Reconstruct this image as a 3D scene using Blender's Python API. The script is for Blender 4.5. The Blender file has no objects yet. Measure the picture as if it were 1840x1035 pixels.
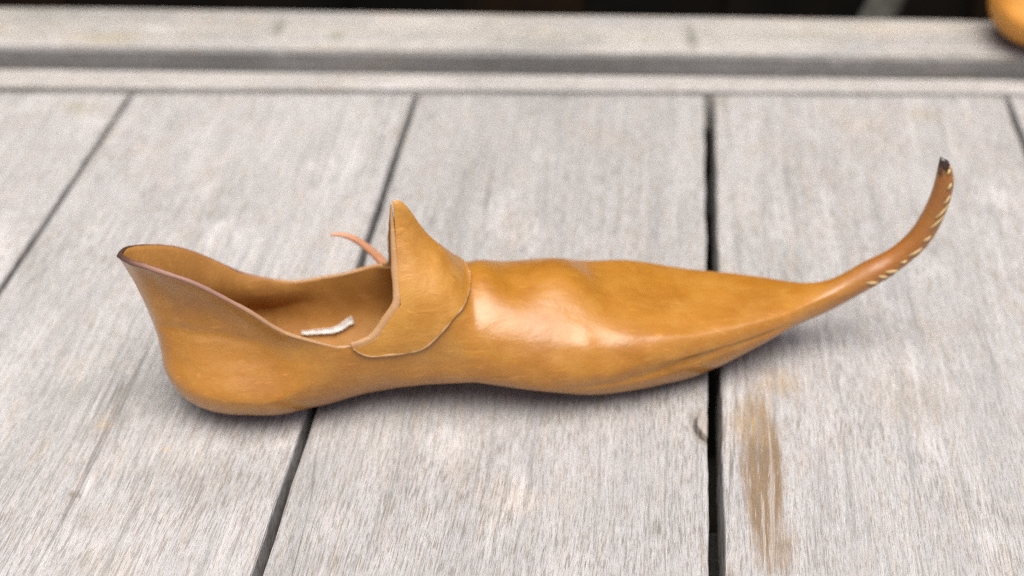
import bpy, bmesh, math, random
import numpy as np
from mathutils import Vector, Matrix, noise

random.seed(7)
sc = bpy.context.scene
col = sc.collection
PITCH = math.radians(36.0)
CAM_H = 0.66 * math.sin(PITCH)

# ------------------------------------------------------------------ camera
cam = bpy.data.cameras.new('camera')
cam.sensor_width = 36.0
cam.lens = 50.0
cam.clip_start = 0.01
cam.clip_end = 60.0
cam_o = bpy.data.objects.new('camera', cam)
col.objects.link(cam_o)
cam_o.location = (0, 0, CAM_H)
cam_o.rotation_euler = (math.pi / 2 - PITCH, 0, 0)
cam.dof.use_dof = True
cam.dof.focus_distance = 0.528
cam.dof.aperture_fstop = 5.2
cam.dof.aperture_blades = 0
sc.camera = cam_o

# ------------------------------------------------------------------ light
SUN_EL, SUN_AZ = math.radians(76), math.radians(176)      # azimuth of the sun seen from the deck, 180 = behind the camera
world = bpy.data.worlds.new('World')
sc.world = world
world.use_nodes = True
wn = world.node_tree.nodes
sky = wn.new('ShaderNodeTexSky')
sky.sky_type = 'NISHITA'
sky.sun_disc = False
sky.sun_elevation = SUN_EL
sky.sun_rotation = SUN_AZ
sky.dust_density = 6.0
sky.air_density = 0.7
sky.ozone_density = 0.6
bg = wn['Background']
bg.inputs['Strength'].default_value = 0.05
world.node_tree.links.new(sky.outputs['Color'], bg.inputs['Color'])
sun = bpy.data.lights.new('sun', 'SUN')
sun.energy = 1.5
sun.angle = math.radians(56)
sun.color = (1.0, 0.967, 0.91)
sun_o = bpy.data.objects.new('sun', sun)
col.objects.link(sun_o)
sd = Vector((math.sin(SUN_AZ) * math.cos(SUN_EL), math.cos(SUN_AZ) * math.cos(SUN_EL), math.sin(SUN_EL)))
sun_o.rotation_euler = sd.to_track_quat('Z', 'Y').to_euler()
sun_o.location = sd * 3

sc.cycles.use_denoising = False
sc.cycles.filter_width = 1.1
sc.view_settings.view_transform = 'Standard'
sc.view_settings.look = 'None'
sc.view_settings.gamma = 1.0
sc.view_settings.exposure = 1.40
sc.view_settings.use_curve_mapping = False

# ------------------------------------------------------------------ helpers
def link(o, parent=None):
    col.objects.link(o)
    if parent is not None:
        o.parent = parent
    return o

def mesh_obj(name, verts, faces, mats, parent=None, smooth=True):
    me = bpy.data.meshes.new(name)
    me.from_pydata([tuple(map(float, v)) for v in verts], [], faces)
    for m in (mats if isinstance(mats, (list, tuple)) else [mats]):
        me.materials.append(m)
    if smooth:
        me.polygons.foreach_set('use_smooth', [True] * len(me.polygons))
    me.update()
    return link(bpy.data.objects.new(name, me), parent)

def empty(name, loc=(0, 0, 0), rz=0.0):
    o = bpy.data.objects.new(name, None)
    o.location = loc
    o.rotation_euler = (0, 0, rz)
    o.empty_display_size = 0.05
    return link(o)

def tag(o, label=None, cat=None, group=None, kind=None):
    if label: o['label'] = label
    if cat: o['category'] = cat
    if group: o['group'] = group
    if kind: o['kind'] = kind
    return o

def tube(pts, rad, n=8, flat=1.0, flat_dir=None, cap=True):
    """swept tube through pts; rad float or list; flat squashes along flat_dir"""
    pts = [Vector(p) for p in pts]
    k = len(pts)
    rad = [rad] * k if np.isscalar(rad) else list(rad)
    verts, faces = [], []
    prev = None
    for i, p in enumerate(pts):
        t = (pts[min(i + 1, k - 1)] - pts[max(i - 1, 0)]).normalized()
        if flat_dir is not None:
            fd = Vector(flat_dir[i]) if isinstance(flat_dir, (list, np.ndarray)) and np.ndim(flat_dir) == 2 else Vector(flat_dir)
            a = (fd - t * fd.dot(t)).normalized()
        elif prev is None:
            a = t.orthogonal().normalized()
        else:
            a = (prev - t * prev.dot(t)).normalized()
        prev = a
        b = t.cross(a)
        for q in range(n):
            th = 2 * math.pi * q / n
            verts.append(p + a * math.cos(th) * rad[i] * flat + b * math.sin(th) * rad[i])
    for i in range(k - 1):
        for q in range(n):
            faces.append((i * n + q, i * n + (q + 1) % n, (i + 1) * n + (q + 1) % n, (i + 1) * n + q))
    if cap:
        faces.append(tuple(range(n - 1, -1, -1)))
        faces.append(tuple((k - 1) * n + q for q in range(n)))
    return verts, faces

# ------------------------------------------------------------------ materials
class NT:
    def __init__(self, name):
        self.mat = bpy.data.materials.new(name)
        self.mat.use_nodes = True
        self.t = self.mat.node_tree
        self.b = self.t.nodes['Principled BSDF']
    def n(self, typ, **kw):
        nd = self.t.nodes.new(typ)
        for k, v in kw.items():
            setattr(nd, k, v)
        return nd
    def l(self, a, b):
        self.t.links.new(a, b)
    def coords(self):
        return self.n('ShaderNodeTexCoord').outputs['Object']
    def mapping(self, v, scale=(1, 1, 1), rot=(0, 0, 0), loc=(0, 0, 0)):
        m = self.n('ShaderNodeMapping')
        m.inputs['Scale'].default_value = scale
        m.inputs['Rotation'].default_value = rot
        m.inputs['Location'].default_value = loc
        self.l(v, m.inputs['Vector'])
        return m.outputs['Vector']
    def noise(self, v, scale=1.0, detail=3.0, rough=0.55, dist=0.0, color=False):
        nd = self.n('ShaderNodeTexNoise')
        nd.inputs['Scale'].default_value = scale
        nd.inputs['Detail'].default_value = detail
        nd.inputs['Roughness'].default_value = rough
        nd.inputs['Distortion'].default_value = dist
        self.l(v, nd.inputs['Vector'])
        return nd.outputs['Color' if color else 'Fac']
    def rng(self, v, a, b, c=0.0, d=1.0, smooth=True):
        m = self.n('ShaderNodeMapRange')
        m.interpolation_type = 'SMOOTHSTEP' if smooth else 'LINEAR'
        m.inputs['From Min'].default_value = a
        m.inputs['From Max'].default_value = b
        m.inputs['To Min'].default_value = c
        m.inputs['To Max'].default_value = d
        self.l(v, m.inputs['Value'])
        return m.outputs['Result']
    def math(self, op, a, b=None):
        m = self.n('ShaderNodeMath', operation=op)
        for i, v in enumerate((a, b)):
            if v is None: continue
            if isinstance(v, (int, float)): m.inputs[i].default_value = v
            else: self.l(v, m.inputs[i])
        return m.outputs[0]
    def vmath(self, op, a, b=None):
        m = self.n('ShaderNodeVectorMath', operation=op)
        for i, v in enumerate((a, b)):
            if v is None: continue
            if isinstance(v, (tuple, list)): m.inputs[i].default_value = v
            else: self.l(v, m.inputs[i])
        return m
    def mix(self, f, a, b, blend='MIX'):
        m = self.n('ShaderNodeMix', data_type='RGBA', blend_type=blend)
        for sock, v in ((m.inputs['Factor'], f), (m.inputs['A'], a), (m.inputs['B'], b)):
            if isinstance(v, (int, float)): sock.default_value = v
            elif isinstance(v, (tuple, list)): sock.default_value = (*v, 1.0)
            else: self.l(v, sock)
        return m.outputs['Result']
    def bump(self, h, strength, dist, normal=None):
        b = self.n('ShaderNodeBump')
        b.inputs['Strength'].default_value = strength
        b.inputs['Distance'].default_value = dist
        self.l(h, b.inputs['Height'])
        if normal is not None: self.l(normal, b.inputs['Normal'])
        return b.outputs['Normal']
    def spot(self, v, c, r, wob=0.35, lo=0.15, seed=0.0):
        """soft irregular stain mask centred at c with radii r in the given coords"""
        s = self.vmath('SUBTRACT', v, (c[0], c[1], 0.0)).outputs[0]
        s = self.vmath('MULTIPLY', s, (1 / r[0], 1 / r[1], 0.0)).outputs[0]
        nz = self.noise(self.vmath('ADD', s, (seed, seed * 1.7, 0.0)).outputs[0], 1.6, 2, color=True)
        nz = self.vmath('SUBTRACT', nz, (0.5, 0.5, 0.5)).outputs[0]
        nz = self.vmath('MULTIPLY', nz, (wob * 2.4, wob * 2.4, 0)).outputs[0]
        s = self.vmath('ADD', s, nz).outputs[0]
        ln = self.vmath('LENGTH', s).outputs['Value']
        return self.rng(ln, lo, 1.0, 1.0, 0.0)

GRAIN = math.radians(5.96)
cg, sg = math.cos(GRAIN), math.sin(GRAIN)
def grain_xy(x, y):                # world -> grain coordinates (y along the planks)
    return (x * cg - y * sg, x * sg + y * cg)

def wood(name, along='y', spots=(), pale=(0.44, 0.43, 0.425), tone=1.0, rot=0.0, fibre=1.0, grey=0.4, tan=0.22):
    w = NT(name)
    oc = w.coords()
    g = w.mapping(oc, rot=(0, 0, rot))
    info = w.n('ShaderNodeObjectInfo')
    off = w.vmath('MULTIPLY', w.n('ShaderNodeCombineXYZ').outputs[0], (1, 1, 1))
    cx = off.inputs[0].links[0].from_node
    for k, m in (('X', 3.7), ('Y', 9.1), ('Z', 2.3)):
        w.l(w.math('MULTIPLY', info.outputs['Random'], m), cx.inputs[k])
    gv = w.vmath('ADD', g, off.outputs[0]).outputs[0]
    def st(a, b):          # a = frequency across the grain, b = along it
        return w.mapping(gv, scale=(a, b, b) if along == 'y' else (b, a, a))
    # gentle wander of the grain
    wob = w.noise(st(9, 5), 1.0, 2, color=True)
    wob = w.vmath('MULTIPLY', w.vmath('SUBTRACT', wob, (.5, .5, .5)).outputs[0], (.012, .004, .0) if along == 'y' else (.004, .012, 0)).outputs[0]
    gv = w.vmath('ADD', gv, wob).outputs[0]
    P = tuple(c * tone for c in pale)
    c = w.mix(w.rng(w.noise(st(60, 5), 1, 5, .6), .35, .7), P, tuple(x * tone for x in (.375, .368, .368)))
    c = w.mix(w.math('MULTIPLY', w.rng(w.noise(st(16, 9), 1, 4, .6), .48, .72), grey), c, tuple(x * tone for x in (.27, .275, .265)))
    c = w.mix(w.math('MULTIPLY', w.rng(w.noise(st(34, 22), 1, 4, .62), .52, .75), tan), c, tuple(x * tone for x in (.46, .36, .26)))
    c = w.mix(w.math('MULTIPLY', w.rng(w.noise(st(24, 12), 1.3, 3, .6), .55, .72), .55), c, tuple(x * tone for x in (.60, .58, .575)))
    # stains with a shape of their own
    for s in spots:
        m = w.spot(g, s['c'], s['r'], s.get('wob', .35), s.get('lo', .15), s.get('seed', 0.0))
        if s.get('streak'):
            m = w.math('MULTIPLY', m, w.rng(w.noise(st(260, 14), 1, 3), .30, .55, .45, 1.0))
        c = w.mix(w.math('MULTIPLY', m, s.get('k', .8)), c, s['col'])
    # fibres and long drying cracks
    ck = w.math('ABSOLUTE', w.math('SUBTRACT', w.noise(st(75, 1.3), 1, 2, .5), .5))
    ckm = w.math('MULTIPLY', w.rng(ck, .007, .0), w.rng(w.noise(st(11, 6), 1, 2), .50, .60))
    c = w.mix(w.math('MULTIPLY', ckm, .6 * fibre), c, tuple(x * tone for x in (.11, .10, .09)))
    f1 = w.noise(st(1350, 105), 1, 3, .6)
    f2 = w.noise(st(2600, 240), 1, 2, .6)
    f3 = w.noise(st(430, 10), 1, 4, .65)
    zone = w.rng(w.noise(st(14, 16), 1, 3), .35, .65, .45, 1.0)
    c = w.mix(w.math('MULTIPLY', w.rng(w.noise(st(520, 45), 1, 3, .6), .50, .70), .36 * fibre), c, tuple(x * tone for x in (.44, .36, .28)))
    d1 = w.math('MULTIPLY', w.math('MULTIPLY', w.rng(f1, .50, .64), zone), .68 * fibre)
    c = w.mix(d1, c, tuple(x * tone for x in (.185, .165, .14)))
    c = w.mix(w.math('MULTIPLY', w.rng(f2, .52, .68), .55 * fibre), c, tuple(x * tone for x in (.20, .175, .15)))
    c = w.mix(w.math('MULTIPLY', w.rng(f3, .55, .66), .52 * fibre), c, tuple(x * tone for x in (.24, .235, .225)))
    c = w.mix(w.math('MULTIPLY', w.rng(f1, .44, .30), .32 * fibre), c, tuple(x * tone for x in (.64, .62, .615)))
    hs = w.n('ShaderNodeHueSaturation')
    w.l(w.rng(info.outputs['Random'], 0, 1, .93, 1.06, False), hs.inputs['Value'])
    c = w.mix(w.math('MULTIPLY', w.rng(f3, .44, .33), .35 * fibre), c, tuple(x * tone for x in (.60, .585, .575)))
    w.l(c, hs.inputs['Color'])
    w.l(hs.outputs['Color'], w.b.inputs['Base Color'])
    w.b.inputs['Roughness'].default_value = .82
    w.b.inputs['Specular IOR Level'].default_value = .22
    h = w.math('ADD', w.math('MULTIPLY', f1, -1.0), w.math('ADD', w.math('MULTIPLY', f3, -1.0), w.math('MULTIPLY', f2, -.5)))
    nb = w.bump(h, .75, .0009)
    w.l(nb, w.b.inputs['Normal'])
    return w.mat

TAN, DGREY, WHITE = (.36, .25, .135), (.17, .175, .165), (.66, .64, .64)
def G(x, y): return grain_xy(x, y)
deck_spots = [
    dict(c=G(.0985, .410), r=(.0105, .060), col=(.20, .125, .055), k=.9, lo=.5, wob=.36, seed=1),
    dict(c=G(.0965, .368), r=(.011, .020), col=(.22, .145, .075), k=.7, lo=.2, wob=.5, seed=11),
    dict(c=G(.0985, .442), r=(.013, .022), col=TAN, k=.75, lo=.2, seed=2),
    dict(c=G(.1115, .465), r=(.016, .014), col=TAN, k=.6, lo=.1, seed=3),
    dict(c=G(.168, .455), r=(.030, .028), col=(.33, .255, .165), k=.25, lo=.0, seed=4),
    dict(c=G(-.1664, .4385), r=(.0065, .0038), col=(.58, .40, .22), k=.5, lo=.1, seed=5),
    dict(c=G(-.1390, .4235), r=(.003, .003), col=(.55, .40, .24), k=.45, lo=.1, seed=6),
    dict(c=G(-.155, .452), r=(.070, .028), col=DGREY, k=.5, lo=.0, seed=7),
    dict(c=G(-.120, .405), r=(.055, .022), col=DGREY, k=.32, lo=.0, seed=17),
    dict(c=G(-.1689, .3976), r=(.0032, .0030), col=(.10, .085, .06), k=.85, lo=.2, wob=.5, seed=8),
    dict(c=G(-.165, .4035), r=(.0022, .010), col=WHITE, k=.7, lo=.1, seed=9),
    dict(c=G(-.0265, .427), r=(.020, .018), col=WHITE, k=.4, lo=.1, seed=10),
    dict(c=G(.0545, .3800), r=(.0025, .0075), col=(.16, .145, .115), k=.8, lo=.2, seed=12),
    dict(c=G(.0020, .395), r=(.016, .016), col=(.50, .40, .28), k=.3, lo=.0, seed=13),
    dict(c=G(.0805, .4375), r=(.0088, .0135), col=(.30, .27, .23), k=.8, lo=.82, wob=.08, seed=21),
    dict(c=G(.0800, .4372), r=(.0064, .0098), col=(.035, .03, .025), k=.95, lo=.82, wob=.1, seed=14),
    dict(c=G(.0818, .4405), r=(.0060, .0098), col=(.41, .38, .36), k=1.0, lo=.80, wob=.1, seed=15),
    dict(c=G(.192, .688), r=(.024, .018), col=(.44, .36, .27), k=.35, lo=.0, seed=16),
    dict(c=G(.229, .698), r=(.018, .012), col=(.36, .32, .24), k=.6, lo=.0, seed=18),
    dict(c=G(-.243, .706), r=(.020, .013), col=(.30, .28, .20), k=.7, lo=.0, seed=19),
    dict(c=G(.118, .712), r=(.008, .014), col=(.30, .27, .20), k=.6, lo=.0, seed=20),
]
def deck_wood(x0, x1):             # the stains that lie on one plank
    mine = [s for s in deck_spots if x0 - s['r'][0] < s['c'][0] < x1 + s['r'][0]]
    return wood('weathered_deck_wood', 'y', mine, rot=GRAIN)
ledge_spots = [
    dict(c=(-.140, .782), r=(.006, .020), col=(.17, .17, .13), k=.8, lo=.0, seed=1),
    dict(c=(-.104, .770), r=(.008, .012), col=(.22, .22, .15), k=.7, lo=.0, seed=2),
    dict(c=(.106, .768), r=(.006, .026), col=(.15, .15, .12), k=.85, lo=.0, seed=3),
    dict(c=(-.238, .768), r=(.030, .012), col=(.33, .29, .18), k=.6, lo=.0, seed=4),
    dict(c=(-.290, .800), r=(.040, .022), col=(.22, .23, .21), k=.6, lo=.0, seed=5),
    dict(c=(.170, .770), r=(.050, .008), col=(.30, .29, .22), k=.5, lo=.0, seed=6),
    dict(c=(-.060, .790), r=(.050, .010), col=(.60, .57, .53), k=.6, lo=.0, seed=7),
]
M_LEDGE = wood('weathered_ledge_wood', 'x', ledge_spots, pale=(.46, .435, .39), grey=.9, tan=.45)
M_STRIP = wood('weathered_strip_wood', 'x', (), pale=(.44, .42, .40), grey=.4, tan=.3)
M_FASCIA_SHADE = wood('shade_grey_fascia_wood', 'x', (), pale=(.24, .24, .23), tone=.62)  # shade on the ledge's front face, put into the wood colour
M_UNDER = wood('dark_joist_wood', 'x', (), pale=(.16, .165, .15), tone=.10)  # near-black tone for the joists

def leather(name, ca, cb, cc, rough=(.27, .46), coat=.65, extra=None, grain=.10, creases=True):
    w = NT(name)
    oc = w.coords()
    c = w.mix(w.rng(w.noise(oc, 38, 4, .6), .35, .68), ca, cb)
    c = w.mix(w.math('MULTIPLY', w.rng(w.noise(w.mapping(oc, loc=(3, 1, 2)), 85, 4, .6), .46, .72), .6), c, cc)
    fine = w.noise(oc, 900, 3, .6)
    c = w.mix(w.math('MULTIPLY', w.rng(fine, .5, .75), .16), c, tuple(x * .55 for x in ca))
    scr = w.noise(w.mapping(oc, scale=(60, 500, 420), rot=(.2, .3, .25)), 1, 3, .6)
    c = w.mix(w.math('MULTIPLY', w.rng(scr, .60, .72), .38), c, tuple(min(1, x * 1.5 + .03) for x in ca))
    if extra:
        c = extra(w, oc, c)
    w.l(c, w.b.inputs['Base Color'])
    w.l(w.rng(w.noise(oc, 55, 4, .6), .3, .7, rough[0], rough[1]), w.b.inputs['Roughness'])
    w.b.inputs['Specular IOR Level'].default_value = .42
    w.b.inputs['Coat Weight'].default_value = coat
    w.b.inputs['Coat Roughness'].default_value = .29
    nb = w.bump(fine, grain * 2, .0004)
    if creases:
        cr = w.noise(w.mapping(oc, scale=(1.0, 1.6, 1.6)), 95, 4, .55, .6)
        nb = w.bump(cr, .26, .0022, nb)
    w.l(nb, w.b.inputs['Normal'])
    return w.mat

def upper_extra(w, oc, c):
    sx = w.n('ShaderNodeSeparateXYZ')
    w.l(oc, sx.inputs[0])
    # burnished, dyed tail of the toe: redder brown, black at the very tip
    red = w.rng(sx.outputs['X'], .240, .272)
    c = w.mix(w.math('MULTIPLY', red, .6), c, (.29, .10, .026))
    tz = w.math('ADD', sx.outputs['Z'], w.math('MULTIPLY', w.math('SUBTRACT', w.noise(oc, 420, 3), .5), .012))
    tip = w.math('MULTIPLY', w.rng(tz, .0830, .0880), w.rng(sx.outputs['X'], .25, .26))
    c = w.mix(tip, c, (.040, .022, .014))
    return c
L_A, L_B, L_C = (.405, .172, .021), (.345, .136, .014), (.44, .212, .037)
M_UPPER = leather('tan_leather', L_A, L_B, L_C, extra=upper_extra)
M_INNER = leather('leather_flesh_side', (.36, .165, .036), (.28, .12, .022), (.42, .21, .055), rough=(.6, .75), coat=0.0, grain=.2, creases=False)
M_FLAP = leather('tan_leather_facing', (.455, .212, .035), (.385, .162, .022), (.51, .262, .060), rough=(.36, .5), coat=.2)
def edge_extra(w, oc, c):
    sx = w.n('ShaderNodeSeparateXYZ')
    w.l(oc, sx.inputs[0])
    return w.mix(w.rng(sx.outputs['X'], -.022, -.040), w.mix(w.rng(sx.outputs['X'], .030, -.005), c, (.26, .135, .095)), (.06, .03, .02))
M_EDGE = leather('cut_leather_edge', (.42, .235, .105), (.34, .18, .075), (.50, .31, .16), rough=(.45, .6), coat=.05, extra=edge_extra, creases=False)
M_LACE = leather('pink_tan_leather', (.52, .245, .135), (.44, .19, .10), (.56, .30, .18), rough=(.5, .65), coat=0, creases=False)
M_SECOND = leather('bright_tan_leather', (.66, .29, .045), (.60, .25, .036), (.68, .33, .07), rough=(.5, .62), coat=0)

def plain(name, ca, cb, scale, rough=.8, spec=.2, bump=.3, bd=.001):
    w = NT(name)
    nz = w.noise(w.coords(), scale, 5, .6)
    w.l(w.mix(w.rng(nz, .3, .7), ca, cb), w.b.inputs['Base Color'])
    w.b.inputs['Roughness'].default_value = rough
    w.b.inputs['Specular IOR Level'].default_value = spec
    w.l(w.bump(nz, bump, bd), w.b.inputs['Normal'])
    return w.mat
M_THREAD = plain('waxed_linen_thread', (.38, .26, .12), (.56, .42, .22), 500, .6)
M_CLOTH = plain('white_cotton', (.55, .53, .50), (.74, .72, .70), 500, .9, .2, .08)
M_SOIL = plain('dark_soil', (.012, .010, .008), (.03, .024, .018), 30, .95, .1, .6, .01)
M_WALL = plain('near_black_board', (.004, .004, .004), (.012, .009, .006), 9, .85, .1)  # near-black base tone of most wall boards
M_WALL2 = plain('dark_brown_board', (.022, .011, .006), (.008, .006, .004), 12, .85, .1)
M_STICK = plain('bleached_twig_bark', (.15, .15, .13), (.06, .055, .045), 60, .9)

# ------------------------------------------------------------------ the deck
def board(name, quad, z0, z1, mat, parent, bev=.0016, wob=.0006, nseg=70, ncross=10, seed=0, axis_long='y', smooth=True):
    """board on a quad: quad = (near-left, near-right, far-right, far-left) xy; worn bevelled long edges"""
    a, b, c, d = [Vector((q[0], q[1], 0)) for q in quad]
    verts, faces = [], []
    prof = [(0, 'L', z0), (0, 'L', z1 - bev), (bev * .3, 'L', z1 - bev * .3), (bev, 'L', z1)]
    inner = [(i / ncross, 'M', z1) for i in range(1, ncross)]
    profR = [(bev, 'R', z1), (bev * .3, 'R', z1 - bev * .3), (0, 'R', z1 - bev), (0, 'R', z0)]
    P = prof + inner + profR
    for i in range(nseg + 1):
        s = i / nseg
        l = a.lerp(d, s); r = b.lerp(c, s)
        x = (r - l).normalized()
        e1 = wob * (noise.noise(Vector((s * 30, seed * 3.1, 0))) + .5 * noise.noise(Vector((s * 120, seed * 3.1, 4))))
        e2 = wob * (noise.noise(Vector((s * 30, seed * 3.1, 9))) + .5 * noise.noise(Vector((s * 120, seed * 3.1, 14))))
        for (o, k, z) in P:
            if k == 'L': p = l + x * (o + e1)
            elif k == 'R': p = r - x * (o + e2)
            else: p = l.lerp(r, o)
            zz = z
            if k == 'M':
                zz += .0004 * noise.noise(Vector((p.x * 22, p.y * 9, seed))) + .0003
            endf = min(i, nseg - i)
            if z > z0 and endf == 0: zz -= bev * .8
            verts.append((p.x, p.y, zz))
    m = len(P)
    for i in range(nseg):
        for j in range(m - 1):
            faces.append((i * m + j, i * m + j + 1, (i + 1) * m + j + 1, (i + 1) * m + j))
        faces.append((i * m + m - 1, i * m, (i + 1) * m, (i + 1) * m + m - 1))
    faces.append(tuple(range(m - 1, -1, -1)))
    faces.append(tuple(nseg * m + j for j in range(m)))
    o = mesh_obj(name, verts, faces, mat, parent, smooth=False)
    return o

deck = tag(empty('deck'), kind='structure')
tanG = math.tan(GRAIN)
def end_y(x):                       # far ends of the planks
    return .7232 - .0068 * x
def joint(xe):                      # joint line: x at a given y, for x=xe at y=.7218
    return lambda y: xe + (y - .7218) * tanG
joints = [-.714, -.548, -.3830, -.2177, -.0547, .1128, .2822, .4505, .618, .785]
gapw = [.004, .004, .0036, .0026, .0036, .0056, .0034, .004, .004, .004]
Y0 = 0.02
for i in range(len(joints) - 1):
    jl, jr = joint(joints[i]), joint(joints[i + 1])
    gl, gr = gapw[i] / 2, gapw[i + 1] / 2
    q = [(jl(Y0) + gl, Y0), (jr(Y0) - gr, Y0), (jr(end_y(joints[i + 1])) - gr, end_y(joints[i + 1])), (jl(end_y(joints[i])) + gl, end_y(joints[i]))]
    board('plank', q, -.026, 0.0, deck_wood(grain_xy(joints[i], .7218)[0], grain_xy(joints[i + 1], .7218)[0]), deck, seed=i, nseg=110, bev=.0014)
for y in (.16, .385, .66):
    board('joist', [(-.75, y - .02), (.85, y - .02), (.85, y + .02), (-.75, y + .02)], -.09, -.0275, M_UNDER, deck, nseg=4, seed=y)

strip = board('border_strip', [(-.75, .7385), (.85, .7170), (.85, .7262), (-.75, .7655)], -.026, .0006, M_STRIP, None, bev=.002, nseg=6, ncross=60, seed=21)
tag(strip, 'narrow pale grey strip board running along the plank ends', 'board')
fascia = board('shade_fascia', [(-.75, .7661), (.85, .7266), (.85, .7312), (-.75, .7707)], -.03, .0118, M_FASCIA_SHADE, None, bev=.001, nseg=2, ncross=60, seed=23)  # added board that carries the painted shade of the ledge face
tag(fascia, 'board added at the front of the ledge board, its shade put into the dark grey colour', 'board')
ledge = board('ledge_board', [(-.75, .7713), (.85, .7318), (.85, .776), (-.75, .8270)], -.03, .0130, M_LEDGE, None, bev=.0022, nseg=6, ncross=60, seed=22)
tag(ledge, 'raised weathered ledge board across the back of the deck', 'board')

ground = mesh_obj('ground', [(-4, -3, -.45), (4, -3, -.45), (4, 5, -.45), (-4, 5, -.45)], [(0, 1, 2, 3)], M_SOIL)
tag(ground, kind='structure')

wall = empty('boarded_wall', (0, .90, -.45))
tag(wall, 'dark boarded wall behind the ledge board', 'wall')
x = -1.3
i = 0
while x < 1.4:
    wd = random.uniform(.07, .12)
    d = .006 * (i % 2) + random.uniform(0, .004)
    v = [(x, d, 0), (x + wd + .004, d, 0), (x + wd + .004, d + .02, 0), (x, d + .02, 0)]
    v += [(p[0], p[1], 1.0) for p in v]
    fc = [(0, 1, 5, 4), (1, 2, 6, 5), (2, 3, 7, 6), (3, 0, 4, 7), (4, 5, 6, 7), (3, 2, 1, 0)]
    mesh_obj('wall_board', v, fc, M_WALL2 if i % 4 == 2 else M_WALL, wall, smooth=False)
    x += wd
    i += 1

twig_pts = [(.228, .846, -.05), (.232, .843, -.02), (.238, .842, .0), (.246, .843, .02), (.256, .846, .045)]
v, fcs = tube(twig_pts, [.013, .0125, .011, .009, .005], 9)
twig = mesh_obj('twig', v, fcs, M_STICK)
tag(twig, 'pale grey twig leaning in the dark gap behind the ledge board', 'twig')

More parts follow.
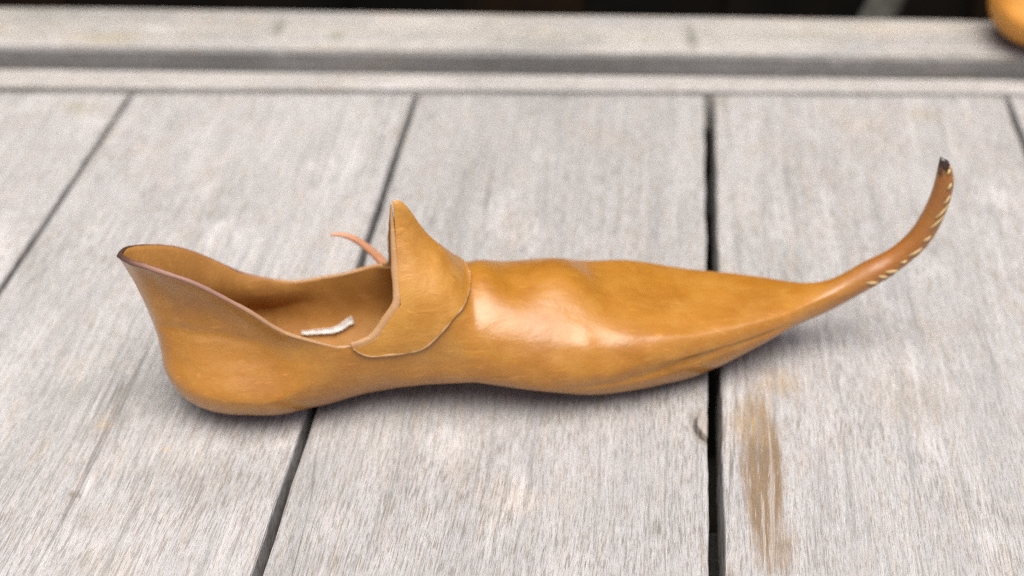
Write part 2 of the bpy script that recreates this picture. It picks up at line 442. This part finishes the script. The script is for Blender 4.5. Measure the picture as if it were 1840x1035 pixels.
# ------------------------------------------------------------------ the shoe surface
ROWS = np.array([[0,0,0.0004,0,2.05,-0.029,0,0.0254,-0.0387,0,0.07275,0,0,0.02841,-0.02367,0,0.06155,-0.029,0,0.0254,-0.0387,0,0.07275,0,0,0.02841,-0.02367,0,0.06155,0,0.07,0.02,0],
[1,0,0.0004,0,2.05,-0.02725,-0.00992,0.0249,-0.03382,-0.00678,0.0738,0,0,0.02445,-0.03217,-0.01171,0.06357,-0.02725,0.00992,0.0249,-0.03761,0.00628,0.07132,0,0,0.02321,-0.03054,0.01111,0.06035,0,0.07,0.02,0],
[2,0,0.0004,0,2.05,-0.02206,-0.01851,0.0224,-0.02796,-0.0112,0.07422,0,0,0.01969,-0.03969,-0.03331,0.06736,-0.02206,0.01851,0.0224,-0.03341,0.01239,0.06815,0,0,0.01739,-0.03505,0.02941,0.05948,0,0.07,0.02,0],
[3,0,0.0004,0,2.05,-0.01516,-0.02425,0.0209,-0.01882,-0.01622,0.07307,0,0,0.02056,-0.02857,-0.04572,0.06782,-0.01516,0.02425,0.0209,-0.02493,0.02012,0.06242,0,0,0.01636,-0.02274,0.03639,0.05398,0,0.07,0.02,0],
[4,0,0.0004,0,2.05,-0.00845,-0.02764,0.0199,-0.0089,-0.01906,0.06965,0,0,0.0203,-0.01552,-0.05075,0.06468,-0.00845,0.02764,0.0199,-0.01542,0.02506,0.05585,0,0,0.01467,-0.01121,0.03667,0.04674,0,0.07,0.02,0],
[5,0.003,0.0003,0,2.05,-0.00073,-0.03037,0.0198,0.00242,-0.02152,0.06275,0,0,0.01812,-0.00576,-0.04689,0.05583,-0.00073,0.03037,0.0198,-0.0047,0.02694,0.04779,0,0,0.01181,-0.00375,0.03056,0.03638,0.003,0.07,0.02,0],
[6,0.0105,0.0002,0,2.05,0.00938,-0.03198,0.0197,0.01117,-0.02381,0.05717,0,0,0.01633,-0.00131,-0.03744,0.0487,0.00938,0.03198,0.0197,0.00521,0.02836,0.04033,0,0,0.00899,-0.00072,0.02062,0.02682,0.0105,0.07,0.02,0],
[7,0.019,0,0,2.1125,0.019,-0.0319,0.02,0.01911,-0.0256,0.05079,0,0,0.01386,0,-0.02771,0.04003,0.019,0.0319,0.02,0.0159,0.02922,0.03579,0,0,0.0071,0,0.01421,0.02052,0.019,0.07,0.02,0],
[8,0.027,0.0001,0,2.175,0.027,-0.0307,0.0221,0.02726,-0.02638,0.04613,0,0,0.01522,0.00017,-0.00833,0.02884,0.027,0.0307,0.0221,0.02672,0.02961,0.03363,0,0,0.0073,-0.00019,0.00465,0.01383,0.027,0.07,0.02,0],
[9,0.0365,0.0008,0,2.2375,0.0365,-0.0288,0.0228,0.03661,-0.02601,0.04176,0,0,0.01548,0.00015,0.00057,0.02085,0.0365,0.0288,0.0228,0.03698,0.02854,0.03543,0,0,0.01031,0.00063,0.00176,0.01389,0.0365,0.07,0.02,0],
[10,0.045,0.00252,0,2.3,0.045,-0.0272,0.02452,0.0449,-0.02546,0.03878,0,0,0.01426,-0.0002,0.00349,0.01426,0.045,0.0272,0.02452,0.04579,0.02739,0.03719,0,0,0.01267,0.00158,0.00038,0.01267,0.045,0.07,0.02,0],
[11,0.0536,0.00381,0,2.3,0.0536,-0.0265,0.02631,0.05345,-0.02482,0.03991,0,0,0.01359,-0.0003,0.00336,0.01359,0.0536,0.0265,0.02631,0.05415,0.02678,0.03944,0,0,0.01313,0.00111,0.00055,0.01313,0.0536,0.07,0.02,0],
[12,0.0602,0.00428,0,2.3,0.0602,-0.0262,0.02728,0.0602,-0.02353,0.04394,0,0,0.01665,-0.00001,0.00534,0.01665,0.0602,0.0262,0.02728,0.06199,0.02545,0.04186,0,0,0.01457,0.00358,-0.00149,0.01457,0.0602,0.07,0.02,0],
[13,0.069,0.00693,0,2.3,0.069,-0.0262,0.0235,0.069,-0.0205,0.05437,0,0,0.03087,0,0.01595,0.03222,0.069,0.0262,0.0235,0.069,0.0205,0.045,0,0,0.0215,0,-0.01595,0.03222,0.069,0.08795,0.01,0.03616],
[14,0.078,0.00784,0,2.3,0.078,-0.0265,0.0235,0.078,-0.02015,0.05562,0,0,0.03294,0,0.01594,0.02684,0.078,0.0265,0.0235,0.078,0.02015,0.04813,0,0,0.02545,0,-0.01594,0.02684,0.078,0.07601,0.01216,0.01795],
[15,0.0872,0.0084,0,2.3,0.0872,-0.0278,0.0235,0.0872,-0.02004,0.05299,0,0,0.03121,0,0.01639,0.02127,0.0872,0.0278,0.0235,0.0872,0.02004,0.04877,0,0,0.027,0,-0.01639,0.02127,0.0872,0.0636,0.01651,0.00368],
[16,0.096,0.00947,0,2.3,0.096,-0.0295,0.023,0.096,-0.02082,0.04458,0,0,0.02355,0,0.01673,0.01571,0.096,0.0295,0.023,0.096,0.02082,0.04345,0,0,0.02242,0,-0.01673,0.01571,0.096,0.05162,0.02159,-0.0006],
[17,0.1035,0.0087,0,2.3,0.1035,-0.0312,0.0225,0.1035,-0.02206,0.04266,0,0,0.0224,0,0.01733,0.01584,0.1035,0.0312,0.0225,0.1035,0.02206,0.04266,0,0,0.0224,0,-0.01733,0.01584,0.1035,0.05146,0.0245,0],
[18,0.116,0.00703,0,2.35,0.116,-0.0335,0.021,0.116,-0.02369,0.04048,0,0,0.02164,0,0.0186,0.0153,0.116,0.0335,0.021,0.116,0.02369,0.04048,0,0,0.02164,0,-0.0186,0.0153,0.116,0.04819,0.02631,0],
[19,0.1265,0.00535,0,2.4,0.1265,-0.0355,0.02,0.1265,-0.0251,0.03862,0,0,0.02068,0,0.01972,0.01462,0.1265,0.0355,0.02,0.1265,0.0251,0.03862,0,0,0.02068,0,-0.01972,0.01462,0.1265,0.04687,0.02788,0],
[20,0.1365,0.00175,0,2.4,0.1365,-0.0358,0.0205,0.1365,-0.02531,0.03747,0,0,0.01885,0,0.01988,0.01333,0.1365,0.0358,0.0205,0.1365,0.02531,0.03747,0,0,0.01885,0,-0.01988,0.01333,0.1365,0.0449,0.02812,0],
[21,0.15,-0.0007,0,2.4,0.15,-0.0355,0.021,0.15,-0.02686,0.03504,0,0,0.01393,0,0.01595,0.00956,0.15,0.0355,0.021,0.15,0.02686,0.03504,0,0,0.01393,0,-0.01595,0.00956,0.15,0.04131,0.02788,0],
[22,0.17,-0.0007,0,2.7,0.17,-0.0325,0.0222,0.17,-0.02691,0.03239,0,0,0.00852,0,0.01029,0.00554,0.17,0.0325,0.0222,0.17,0.02691,0.03239,0,0,0.00852,0,-0.01029,0.00554,0.17,0.0337,0.02553,0],
[23,0.187,-0.00007,0,2.9,0.187,-0.0282,0.02224,0.187,-0.02482,0.03004,0,0,0.00571,0,0.00662,0.00352,0.187,0.0282,0.02224,0.187,0.02482,0.03004,0,0,0.00571,0,-0.00662,0.00352,0.187,0.03174,0.02215,0],
[24,0.20232,0.00391,0.01745,2.9,0.202,-0.024,0.02204,0.20188,-0.02112,0.02884,-0.00009,0,0.00498,-0.00005,0.00563,0.00307,0.202,0.024,0.02204,0.20188,0.02112,0.02884,-0.00009,0,0.00498,-0.00005,-0.00563,0.00307,0.20185,0.03054,0.01885,0],
[25,0.2174,0.00894,0.05236,2.6,0.21667,-0.0196,0.02281,0.21638,-0.01725,0.0284,-0.00021,0,0.00409,-0.00013,0.0046,0.00252,0.21667,0.0196,0.02281,0.21638,0.01725,0.0284,-0.00021,0,0.00409,-0.00013,-0.0046,0.00252,0.21631,0.0298,0.01539,0],
[26,0.2326,0.01492,0.10472,2.4,0.2317,-0.0137,0.02346,0.23124,-0.01206,0.02784,-0.00034,0,0.0032,-0.00021,0.00321,0.00197,0.2317,0.0137,0.02346,0.23124,0.01206,0.02784,-0.00034,0,0.0032,-0.00021,-0.00321,0.00197,0.23113,0.02893,0.01076,0],
[27,0.24571,0.0159,0.19199,2,0.24399,-0.008,0.02477,0.2433,-0.00704,0.0283,-0.0005,0,0.00259,-0.00031,0.00188,0.00159,0.24399,0.008,0.02477,0.2433,0.00704,0.0283,-0.0005,0,0.00259,-0.00031,-0.00188,0.00159,0.24313,0.02918,0.00628,0],
[28,0.25897,0.02186,0.36652,2,0.25636,-0.0056,0.02867,0.25519,-0.00418,0.03173,-0.00119,0,0.00311,-0.00082,0.00263,0.00215,0.25636,0.0056,0.02867,0.25519,0.00418,0.03173,-0.00119,0,0.00311,-0.00082,-0.00263,0.00215,0.25475,0.03287,0.0044,0],
[29,0.27251,0.03083,0.55851,2,0.26944,-0.0058,0.03575,0.26741,-0.0041,0.03898,-0.00225,0,0.00359,-0.00159,0.00322,0.00254,0.26944,0.0058,0.03575,0.26741,0.0041,0.03898,-0.00225,0,0.00359,-0.00159,-0.00322,0.00254,0.26658,0.04032,0.00456,0],
[30,0.28147,0.03819,0.66323,2,0.27885,-0.0052,0.04154,0.27668,-0.00368,0.04432,-0.00241,0,0.00309,-0.00171,0.00289,0.00218,0.27885,0.0052,0.04154,0.27668,0.00368,0.04432,-0.00241,0,0.00309,-0.00171,-0.00289,0.00218,0.27578,0.04547,0.00408,0],
[31,0.29283,0.05024,0.97738,2,0.28838,-0.0047,0.05324,0.28586,-0.00332,0.05493,-0.0028,0,0.00189,-0.00198,0.00261,0.00133,0.28838,0.0047,0.05324,0.28586,0.00332,0.05493,-0.0028,0,0.00189,-0.00198,-0.00261,0.00133,0.28482,0.05564,0.00369,0],
[32,0.29816,0.0693,1.27409,2,0.29424,-0.004,0.0705,0.29111,-0.00283,0.07145,-0.00348,0,0.00106,-0.00246,0.00222,0.00075,0.29424,0.004,0.0705,0.29111,0.00283,0.07145,-0.00348,0,0.00106,-0.00246,-0.00222,0.00075,0.28981,0.07185,0.00314,0],
[33,0.2978,0.08226,1.46608,2,0.29438,-0.0032,0.08262,0.29171,-0.00226,0.0829,-0.00296,0,0.00031,-0.0021,0.00178,0.00022,0.29438,0.0032,0.08262,0.29171,0.00226,0.0829,-0.00296,0,0.00031,-0.0021,-0.00178,0.00022,0.29061,0.08302,0.00251,0],
[34,0.29418,0.08969,1.62316,2,0.29284,-0.0011,0.08962,0.29113,-0.00078,0.08953,-0.0019,0,-0.0001,-0.00134,0.00061,-0.00007,0.29284,0.0011,0.08962,0.29113,0.00078,0.08953,-0.0019,0,-0.0001,-0.00134,-0.00061,-0.00007,0.29042,0.08949,0.00086,0]])
# ---- natural cubic spline through keys
def nspline(xk, yk):
    xk=np.asarray(xk,float); yk=np.asarray(yk,float)
    if yk.ndim==1: yk=yk[:,None]
    n=len(xk); h=np.diff(xk); A=np.eye(n); r=np.zeros_like(yk)
    for i in range(1,n-1):
        A[i,i-1]=h[i-1]; A[i,i]=2*(h[i-1]+h[i]); A[i,i+1]=h[i]
        r[i]=6*((yk[i+1]-yk[i])/h[i]-(yk[i]-yk[i-1])/h[i-1])
    M=np.linalg.solve(A,r)
    def ev(x):
        x=np.clip(np.atleast_1d(np.asarray(x,float)),xk[0],xk[-1])
        i=np.clip(np.searchsorted(xk,x,side='right')-1,0,n-2)
        a=(xk[i+1]-x)[:,None]; b=(x-xk[i])[:,None]; hh=h[i][:,None]
        return (M[i]*a**3+M[i+1]*b**3)/(6*hh)+(yk[i]/hh-M[i]*hh/6)*a+(yk[i+1]/hh-M[i+1]*hh/6)*b
    return ev
def herm(p0,p1,t0,t1,s):
    s=np.asarray(s)[...,None]
    return (2*s**3-3*s**2+1)*p0+(s**3-2*s**2+s)*t0+(-2*s**3+3*s**2)*p1+(s**3-s**2)*t1
# key row layout: j | Q(u,w) alpha e | near B(3) T(3) tB(3) tT(3) | far B T tB tT | R(u,w) tR(lat,N)
class Surf:
    def __init__(s, rows):
        rows=np.asarray(rows,float); s.j=rows[:,0]; s.ev=nspline(s.j, rows[:,1:])
    def point(s, j, side, t):
        """t in [0,1] bottom->belly, [1,2] belly->shoulder/edge, [2,3] shoulder->ridge"""
        j=np.atleast_1d(np.asarray(j,float)); t=np.atleast_1d(np.asarray(t,float)); j,t=np.broadcast_arrays(j,t)
        K=s.ev(j.ravel()); t=t.ravel()
        Q=np.stack([K[:,0],0*K[:,0],K[:,1]],-1); al=K[:,2]; e=K[:,3:4]
        N=np.stack([-np.sin(al),0*al,np.cos(al)],-1)
        o=4 if side<0 else 16
        B=K[:,o:o+3];T=K[:,o+3:o+6];tB=K[:,o+6:o+9];tT=K[:,o+9:o+12]
        R=np.stack([K[:,28],0*al,K[:,29]],-1)
        V=np.array([0,1.,0])
        tR=side*K[:,30:31]*-V+K[:,31:32]*N
        D=B-Q; dn=(D*N).sum(-1,keepdims=True); L=D-dn*N
        a=(np.clip(t,0,1)*np.pi/2)[:,None]
        sx=np.sin(a)**(2/e); cx=np.cos(a)**(2/e)
        p0=Q+L*sx+N*dn*(1-cx)
        p1=herm(B,T,tB,tT,np.clip(t-1,0,1)); p2=herm(T,R,tT,tR,np.clip(t-2,0,1))
        t=t[:,None]
        return np.where(t<=1,p0,np.where(t<=2,p1,p2)).reshape(j.shape+(3,))

J_THROAT, J_END = 13.0, 34.0
SOLE_J = [19.5, 20.2, 20.827, 21.446, 21.767, 22.529, 23.211, 23.972, 24.654, 25.098, 26.0]
SOLE_T = [.86, .87, .882, .895, .905, .935, .968, .988, .975, .968, .93]

def puff(p):
    """shallow unevenness of hand-shaped leather, shoe coordinates"""
    q = Vector(p)
    d = .00030 * noise.noise(q * 55) + .00010 * noise.noise(q * 130 + Vector((7, 0, 0)))
    # wrinkled patch on the side of the forefoot
    e = ((q.x - .152) / .028) ** 2 + ((q.z - .030) / .016) ** 2
    if q.y < .01:
        d += .0009 * math.exp(-e) * noise.noise(Vector((q.x * 95 + q.z * 40, q.z * 120, 3.0)))
    if q.y < .005 and q.x < .04:           # old creases above the heel
        for (w0, sl, x0, x1, a) in ((.0425, -.06, -.030, .016, -.0009), (.0335, .10, -.004, .026, -.00014), (.0310, .04, -.012, .020, .00010)):
            kx = max(0.0, min(1.0, (q.x - x0) / .008, (x1 - q.x) / .010))
            d += a * kx * math.exp(-((q.z - w0 - sl * q.x - .0012 * noise.noise(Vector((q.x * 160, w0 * 900, 0)))) / .0017) ** 2)
    for (u, w, ru, rw, a) in DIMPLES:
        k = ((q.x - u) / ru) ** 2 + ((q.z - w) / rw) ** 2
        if k < 9 and q.y < 0: d += a * math.exp(-k)
    return d
BUMPS = [(.1365, .0095, .0024), (.1160, .0070, -.0015), (.1535, .0065, -.0012), (.1710, .0120, .0018)]
DIMPLES = [(.1485, .0285, .0035, .0045, -.0003), (.1575, .0270, .003, .003, -.0003), (.1420, .0330, .003, .007, .0002), (-.006, .040, .016, .0022, -.0001)]

def shoe_upper(S, name, mats, parent, per=8, nt=36, seam=True, disp=1.0):
    verts, faces, index = [], [], {}
    Jo = np.linspace(0, J_THROAT, int(J_THROAT) * per + 1)
    Jc = np.linspace(J_THROAT, J_END, int(J_END - J_THROAT) * per + 1)
    meta = []
    def grid(js, t0, t1, side):
        ts = np.linspace(t0, t1, int(round((t1 - t0) * nt)) + 1)
        JJ, TT = np.meshgrid(js, ts, indexing='ij')
        Pg = S.point(JJ, side, TT)
        base = len(verts)
        for a in range(len(js)):
            for b in range(len(ts)):
                verts.append(Vector(Pg[a, b])); meta.append((js[a], ts[b]))
        m = len(ts)
        for a in range(len(js) - 1):
            for b in range(m - 1):
                f = (base + a * m + b, base + (a + 1) * m + b, base + (a + 1) * m + b + 1, base + a * m + b + 1)
                faces.append(f if side < 0 else f[::-1])
    for side in (-1, 1):
        grid(Jo, 0, 2, side)
        grid(Jc, 0, 3, side)
    bm = bmesh.new()
    lay = bm.verts.layers.float_vector.new('jt')
    bv = []
    for p, (j, t) in zip(verts, meta):
        q = bm.verts.new(p); q[lay] = (j, t, 0); bv.append(q)
    for f in faces:
        try: bm.faces.new([bv[i] for i in f])
        except ValueError: pass
    bmesh.ops.remove_doubles(bm, verts=bm.verts, dist=2e-6)
    bmesh.ops.dissolve_degenerate(bm, edges=bm.edges, dist=1e-6)
    # close the tip of the tail
    tipv = [q for q in bm.verts if q[lay][0] > J_END - 1e-4]
    ctr = sum((q.co for q in tipv), Vector()) / len(tipv)
    nv = bm.verts.new(ctr + Vector((-.0016, 0, .0022)))
    nv[lay] = (J_END, 1, 0)
    for e in [e for e in bm.edges if e.is_boundary and all(q in tipv for q in e.verts)]:
        bm.faces.new((e.verts[0], e.verts[1], nv))
    bmesh.ops.recalc_face_normals(bm, faces=bm.faces)
    bm.normal_update()
    s = sum((1 if f.normal.y < 0 else -1) for f in bm.faces if f.calc_center_median().y < -.02)
    if s < 0:
        bmesh.ops.reverse_faces(bm, faces=bm.faces)
        bm.normal_update()
    new = []
    for q in bm.verts:
        j, t, _ = q[lay]
        k = 1.0 if j < 25 else max(.1, 1 - (j - 25) / 3)
        d = puff(q.co) * k * disp
        if 16.5 < j < 23 and t > (1.9 if q.co.y < 0 else 1.6):
            kt = min(1.0, max(0.0, t - 2.25) / .75) if q.co.y < 0 else min(1.0, t - 1.6); kt = kt * kt * (3 - 2 * kt)
            d += kt * sum(a_ * math.exp(-((q.co.x - u_) / r_) ** 2) for u_, r_, a_ in BUMPS)
        if seam and 19.5 < j < 26.0:
            ts = float(np.interp(j, SOLE_J, SOLE_T))
            fd = min(1, (j - 19.5) / 1.5, (26.0 - j) / .7)
            dt = ts - t
            d += fd * (.0004 * (1 / (1 + math.exp(-dt * 45))) * max(0.0, 1 - max(0, dt) * 2.5) - .0006 * math.exp(-((dt + .025) / .03) ** 2))
        new.append(q.co + q.normal * d)
    for q, n_ in zip(bm.verts, new): q.co = n_
    me = bpy.data.meshes.new(name)
    bm.to_mesh(me); bm.free()
    for m in mats: me.materials.append(m)
    me.polygons.foreach_set('use_smooth', [True] * len(me.polygons))
    o = link(bpy.data.objects.new(name, me), parent)
    md = o.modifiers.new('thickness', 'SOLIDIFY')
    md.thickness = .0017; md.offset = -1; md.material_offset = 1; md.material_offset_rim = 1
    return o

def surf_normal(S, j, side, t):
    e = 1e-3
    j0, j1 = max(0, j - e), min(J_END, j + e)
    t0, t1 = max(0, t - e), min(3, t + e)
    a = S.point(j1, side, t)[0] - S.point(j0, side, t)[0]
    b = S.point(j, side, t1)[0] - S.point(j, side, t0)[0]
    n_ = np.cross(a, b) * (1 if side < 0 else -1)
    n_ = n_ / (np.linalg.norm(n_) + 1e-12)
    return n_

FLAP_SEAM = [(10.474, 1.955), (10.812, 1.726), (11.444, 1.506), (12.368, 1.385), (13.128, 1.362), (13.81, 1.381), (14.391, 1.491), (14.952, 1.695), (15.494, 2.009), (15.935, 2.45), (16.20, 2.75), (16.31, 2.92), (16.34, 3.0)]
def shoe_flap(S, name, mat, parent, na=60, nc=36):
    seam = np.array(FLAP_SEAM)
    edge = np.array([(10.474, 1.985), (11.2, 1.985), (12.0, 1.985), (12.6, 1.985), (13.0, 1.985), (13.0, 2.2), (13.0, 2.45), (13.0, 2.7), (13.0, 3.0)])
    def para(c):
        P = S.point(c[:, 0], -1, c[:, 1])
        L = np.concatenate([[0], np.cumsum(np.linalg.norm(np.diff(P, axis=0), axis=1))])
        return L / L[-1]
    a = np.linspace(0, 1, na)
    ls, le = para(seam), para(edge)
    es = nspline(ls, seam)(a); ee = np.stack([np.interp(a, le, edge[:, 0]), np.interp(a, le, edge[:, 1])], -1)
    verts, faces = [], []
    seen = {}
    for side in (-1, 1):
        base = len(verts)
        for i in range(na):
            for k in range(nc):
                c = (k / (nc - 1))
                j, t = ee[i] * (1 - c) + es[i] * c
                t = min(t, 3.0); j = max(13.0, j) if t > 2 else j
                p = S.point(j, side, t)[0]
                n_ = surf_normal(S, j, side, min(t, 2.995))
                if t > 2.93: # both halves meet on the ridge
                    n_ = n_ * np.array([1, (3.0 - t) / .07, 1]); n_ /= np.linalg.norm(n_)
                off = .0004 + puff(p) * .8
                verts.append(p + n_ * off)
        for i in range(na - 1):
            for k in range(nc - 1):
                f = (base + i * nc + k, base + i * nc + k + 1, base + (i + 1) * nc + k + 1, base + (i + 1) * nc + k)
                faces.append(f if side > 0 else f[::-1])
    bm = bmesh.new()
    bv = [bm.verts.new(p) for p in verts]
    for f in faces: bm.faces.new([bv[i] for i in f])
    bmesh.ops.remove_doubles(bm, verts=bm.verts, dist=8e-5)
    bmesh.ops.recalc_face_normals(bm, faces=bm.faces)
    bm.normal_update()
    s = sum((1 if f.normal.y < 0 else -1) for f in bm.faces if f.calc_center_median().y < -.015)
    if s < 0: bmesh.ops.reverse_faces(bm, faces=bm.faces)
    me = bpy.data.meshes.new(name)
    bm.to_mesh(me); bm.free()
    me.materials.append(mat)
    me.polygons.foreach_set('use_smooth', [True] * len(me.polygons))
    o = link(bpy.data.objects.new(name, me), parent)
    md = o.modifiers.new('thickness', 'SOLIDIFY')
    md.thickness = .0010; md.offset = 1
    bv_ = o.modifiers.new('soft', 'BEVEL'); bv_.width = .0004; bv_.segments = 2; bv_.limit_method = 'ANGLE'; bv_.angle_limit = math.radians(50)
    return o, es

def edge_path(S, segs):
    pts, nrm = [], []
    for side, js, ts in segs:
        for j, t in zip(js, ts):
            pts.append(S.point(j, side, t)[0]); nrm.append(surf_normal(S, j, side, min(t, 2.98)))
    return np.array(pts), np.array(nrm)

def build_shoe(S, shoe, mats, full=True):
    up = shoe_upper(S, 'upper', [mats[0], mats[1]], shoe, seam=full)
    flap, seam = shoe_flap(S, 'throat_facing', mats[2], shoe)
    # bound edge round the opening, from the near throat corner round the heel to the far one
    js = np.linspace(12.95, 0, 120)
    pn, nn = edge_path(S, [(-1, js, np.full(120, 2.0)), (1, js[::-1][1:], np.full(119, 2.0))])
    pn = pn - nn * .0008
    rr = [.0007 + .0001 * math.exp(-(p[0] + .03) ** 2 / .0006) + .00012 * noise.noise(Vector(p) * 300) for p in pn]
    v, fc = tube(pn, rr, 8, flat=1.35, flat_dir=nn)
    mesh_obj('topline_edge', v, fc, M_EDGE, shoe)
    # folded edge of the throat facing
    k = 60
    jl = np.linspace(10.45, 13.0, k); tl = np.full(k, 2.0)
    tu = np.linspace(2.0, 3.0, k)
    pn, nn = edge_path(S, [(-1, jl, tl), (-1, np.full(k - 1, 13.0), tu[1:]), (1, np.full(k - 1, 13.0), tu[::-1][1:]), (1, jl[::-1][1:14], tl[1:14])])
    pn = pn + nn * .0002
    pn[:, 0] -= .0010
    ker = np.hanning(25)[1:-1]; ker /= ker.sum()
    pad = np.pad(pn, ((11, 11), (0, 0)), mode='edge')
    sm = np.stack([np.convolve(pad[:, i], ker, 'valid') for i in range(3)], -1)
    wk = np.clip(np.abs(np.arange(len(pn)) - 119 + 0) / 20 - .3, 0, 1)[:, None]
    pn = sm * wk + pn * (1 - wk)
    rr = [(.0019 + .0002 * noise.noise(Vector(p) * 220)) * (1 - .85 * max(0, min(1, (p[2] - .066) / .022))) for p in pn]
    v, fc = tube(pn, rr, 10, flat=.62, flat_dir=nn)
    mesh_obj('throat_edge', v, fc, M_EDGE, shoe)
    if not full: return
    # raw line along the lower rim of the facing
    for side in (-1, 1):
        P_, N_ = edge_path(S, [(side, seam[:, 0], np.minimum(seam[:, 1], 2.99))])
        v, fc = tube(P_ + N_ * .0011, [.0005 + .0003 * noise.noise(Vector(p) * 330) for p in P_], 6)
        mesh_obj('facing_rim', v, fc, M_EDGE, shoe)
    # lace on the far side
    lp = nspline(np.arange(7), np.array(LACE))(np.linspace(0, 6, 50))
    rad = [.0004 + .0020 * min(1, (i / 49) ** .7 * 1.15) for i in range(50)]
    v, fc = tube(lp, rad, 8, flat=.55, flat_dir=(.5, -.55, .8))
    mesh_obj('lace', v, fc, M_LACE, shoe)
    js = np.linspace(28.6, 33.7, 70)
    P_, N_ = edge_path(S, [(-1, js, np.interp(js, [28.6, 29.4, 33.7], [.80, .62, .55]))])
    v, fc = tube(P_ - N_ * .0001, [.0004 + .0004 * noise.noise(Vector(p) * 420) for p in P_], 6)
    mesh_obj('tail_seam', v, fc, M_EDGE, shoe)
    # thong stitches up the outer side of the tail
    me = None
    sj = nspline([0, 1, 2, 3, 4, 5, 6, 7, 8], np.array(STITCH))
    n_st = 11
    for i in range(n_st):
        f = min(8, max(0, (i + random.uniform(-.22, .22)) / (n_st - 1) * 8))
        j, t = sj(f)[0]
        jt = random.uniform(-.05, .05)
        a = S.point(j - .16 + jt, -1, t + .30 + random.uniform(-.1, .1))[0]; b = S.point(j + .20 + jt, -1, t - .22)[0]
        na_ = surf_normal(S, j, -1, t)
        mid = Vector((a + b) / 2 + na_ * -.00005)
        zax = Vector(b - a); L = zax.length; zax.normalize()
        xax = Vector(na_); xax = (xax - zax * xax.dot(zax)).normalized(); yax = zax.cross(xax)
        if me is None:
            vs = [((.0006 * math.sin(math.pi * q / 10)), 0, (q / 10 - .5) * .0062) for q in range(11)]
            v, fc = tube(vs, [.0002 + .00045 * math.sin(math.pi * min(1, max(0, q / 10))) ** .6 for q in range(11)], 7)
            o = mesh_obj('stitch', v, fc, M_THREAD, shoe); me = o.data
        else:
            o = link(bpy.data.objects.new('stitch', me), shoe)
        rot = Matrix((xax, yax, zax)).transposed().to_4x4()
        s = random.uniform(.55, 1.25)
        o.matrix_local = Matrix.Translation(mid) @ rot @ Matrix.Diagonal((1, random.uniform(.8, 1.2), s * L / .0062, 1))

LACE = [(.043, .031, .055), (.0467, .031, .0549), (.0512, .031, .0531), (.0557, .031, .0496), (.0601, .0305, .0449), (.0634, .030, .0408), (.0665, .028, .0365)]
STITCH = [(28.857, 1.0), (29.444, .95), (30.053, 1.05), (30.662, 1.05), (31.135, .92), (31.586, .88), (32.038, .87), (32.624, .90), (33.35, .90)]

SHOE = Surf(ROWS)
shoe = empty('pointed_shoe', (-.1146, .4586, .0008), math.radians(7.6))
tag(shoe, 'tan leather pointed shoe with upturned stitched toe lying across the deck', 'shoe')
build_shoe(SHOE, shoe, [M_UPPER, M_INNER, M_FLAP])

# scrap of white cloth inside the shoe, against the far wall
cj = [(8.063, .604), (8.439, .604), (8.94, .616), (9.516, .616), (9.942, .642), (10.318, .704), (10.569, .73)]
cp, cn = edge_path(SHOE, [(1, [c[0] for c in cj], [c[1] for c in cj])])
cp = cp - cn * .0030
cp = nspline(np.arange(7), cp)(np.linspace(0, 6, 40)); cn = nspline(np.arange(7), cn)(np.linspace(0, 6, 40))
v, fc = [], []
for i in range(40):                       # torn strip: uneven width, curling edge
    tg = Vector(cp[min(i + 1, 39)] - cp[max(i - 1, 0)]).normalized()
    n_ = -Vector(cn[i]).normalized()
    sd_ = tg.cross(n_).normalized()
    hw = .0006 + .0010 * (i / 39)
    for k in range(6):
        e = (k / 5 - .5) * 2
        jag = 1 + .45 * noise.noise(Vector((i * .7, e * 3, 1))) * abs(e)
        v.append(Vector(cp[i]) + sd_ * e * hw * jag + n_ * (.0006 * e * e + .0005 * noise.noise(Vector((i * .22, e, 4)))) + tg * (.0012 * noise.noise(Vector((e * 4, 0, 9))) if i > 36 else 0))
for i in range(39):
    for k in range(5):
        fc.append((i * 6 + k, i * 6 + k + 1, (i + 1) * 6 + k + 1, (i + 1) * 6 + k))
cloth = mesh_obj('cloth_scrap', v, fc, M_CLOTH)
md = cloth.modifiers.new('thickness', 'SOLIDIFY'); md.thickness = .0003; md.offset = 0
cloth.location = shoe.location; cloth.rotation_euler = shoe.rotation_euler
tag(cloth, 'small white strip of cloth lying inside the open shoe', 'cloth')

# second shoe at the right: only its rounded heel is in the picture
R2 = ROWS.copy()
for r in R2:
    j = r[0]
    if j < 6:
        k = (1 - j / 6)
        for o in (5, 17):
            r[o + 3] += .022 * k
            r[o + 9] += .030 * k
SECOND = Surf(R2)
shoe2 = empty('pointed_shoe', (.3055, .762, .0138), math.radians(4))
tag(shoe2, 'bright orange tan leather shoe standing on the ledge board, only its heel in view', 'shoe')
build_shoe(SECOND, shoe2, [M_SECOND, M_INNER, M_SECOND], full=False)
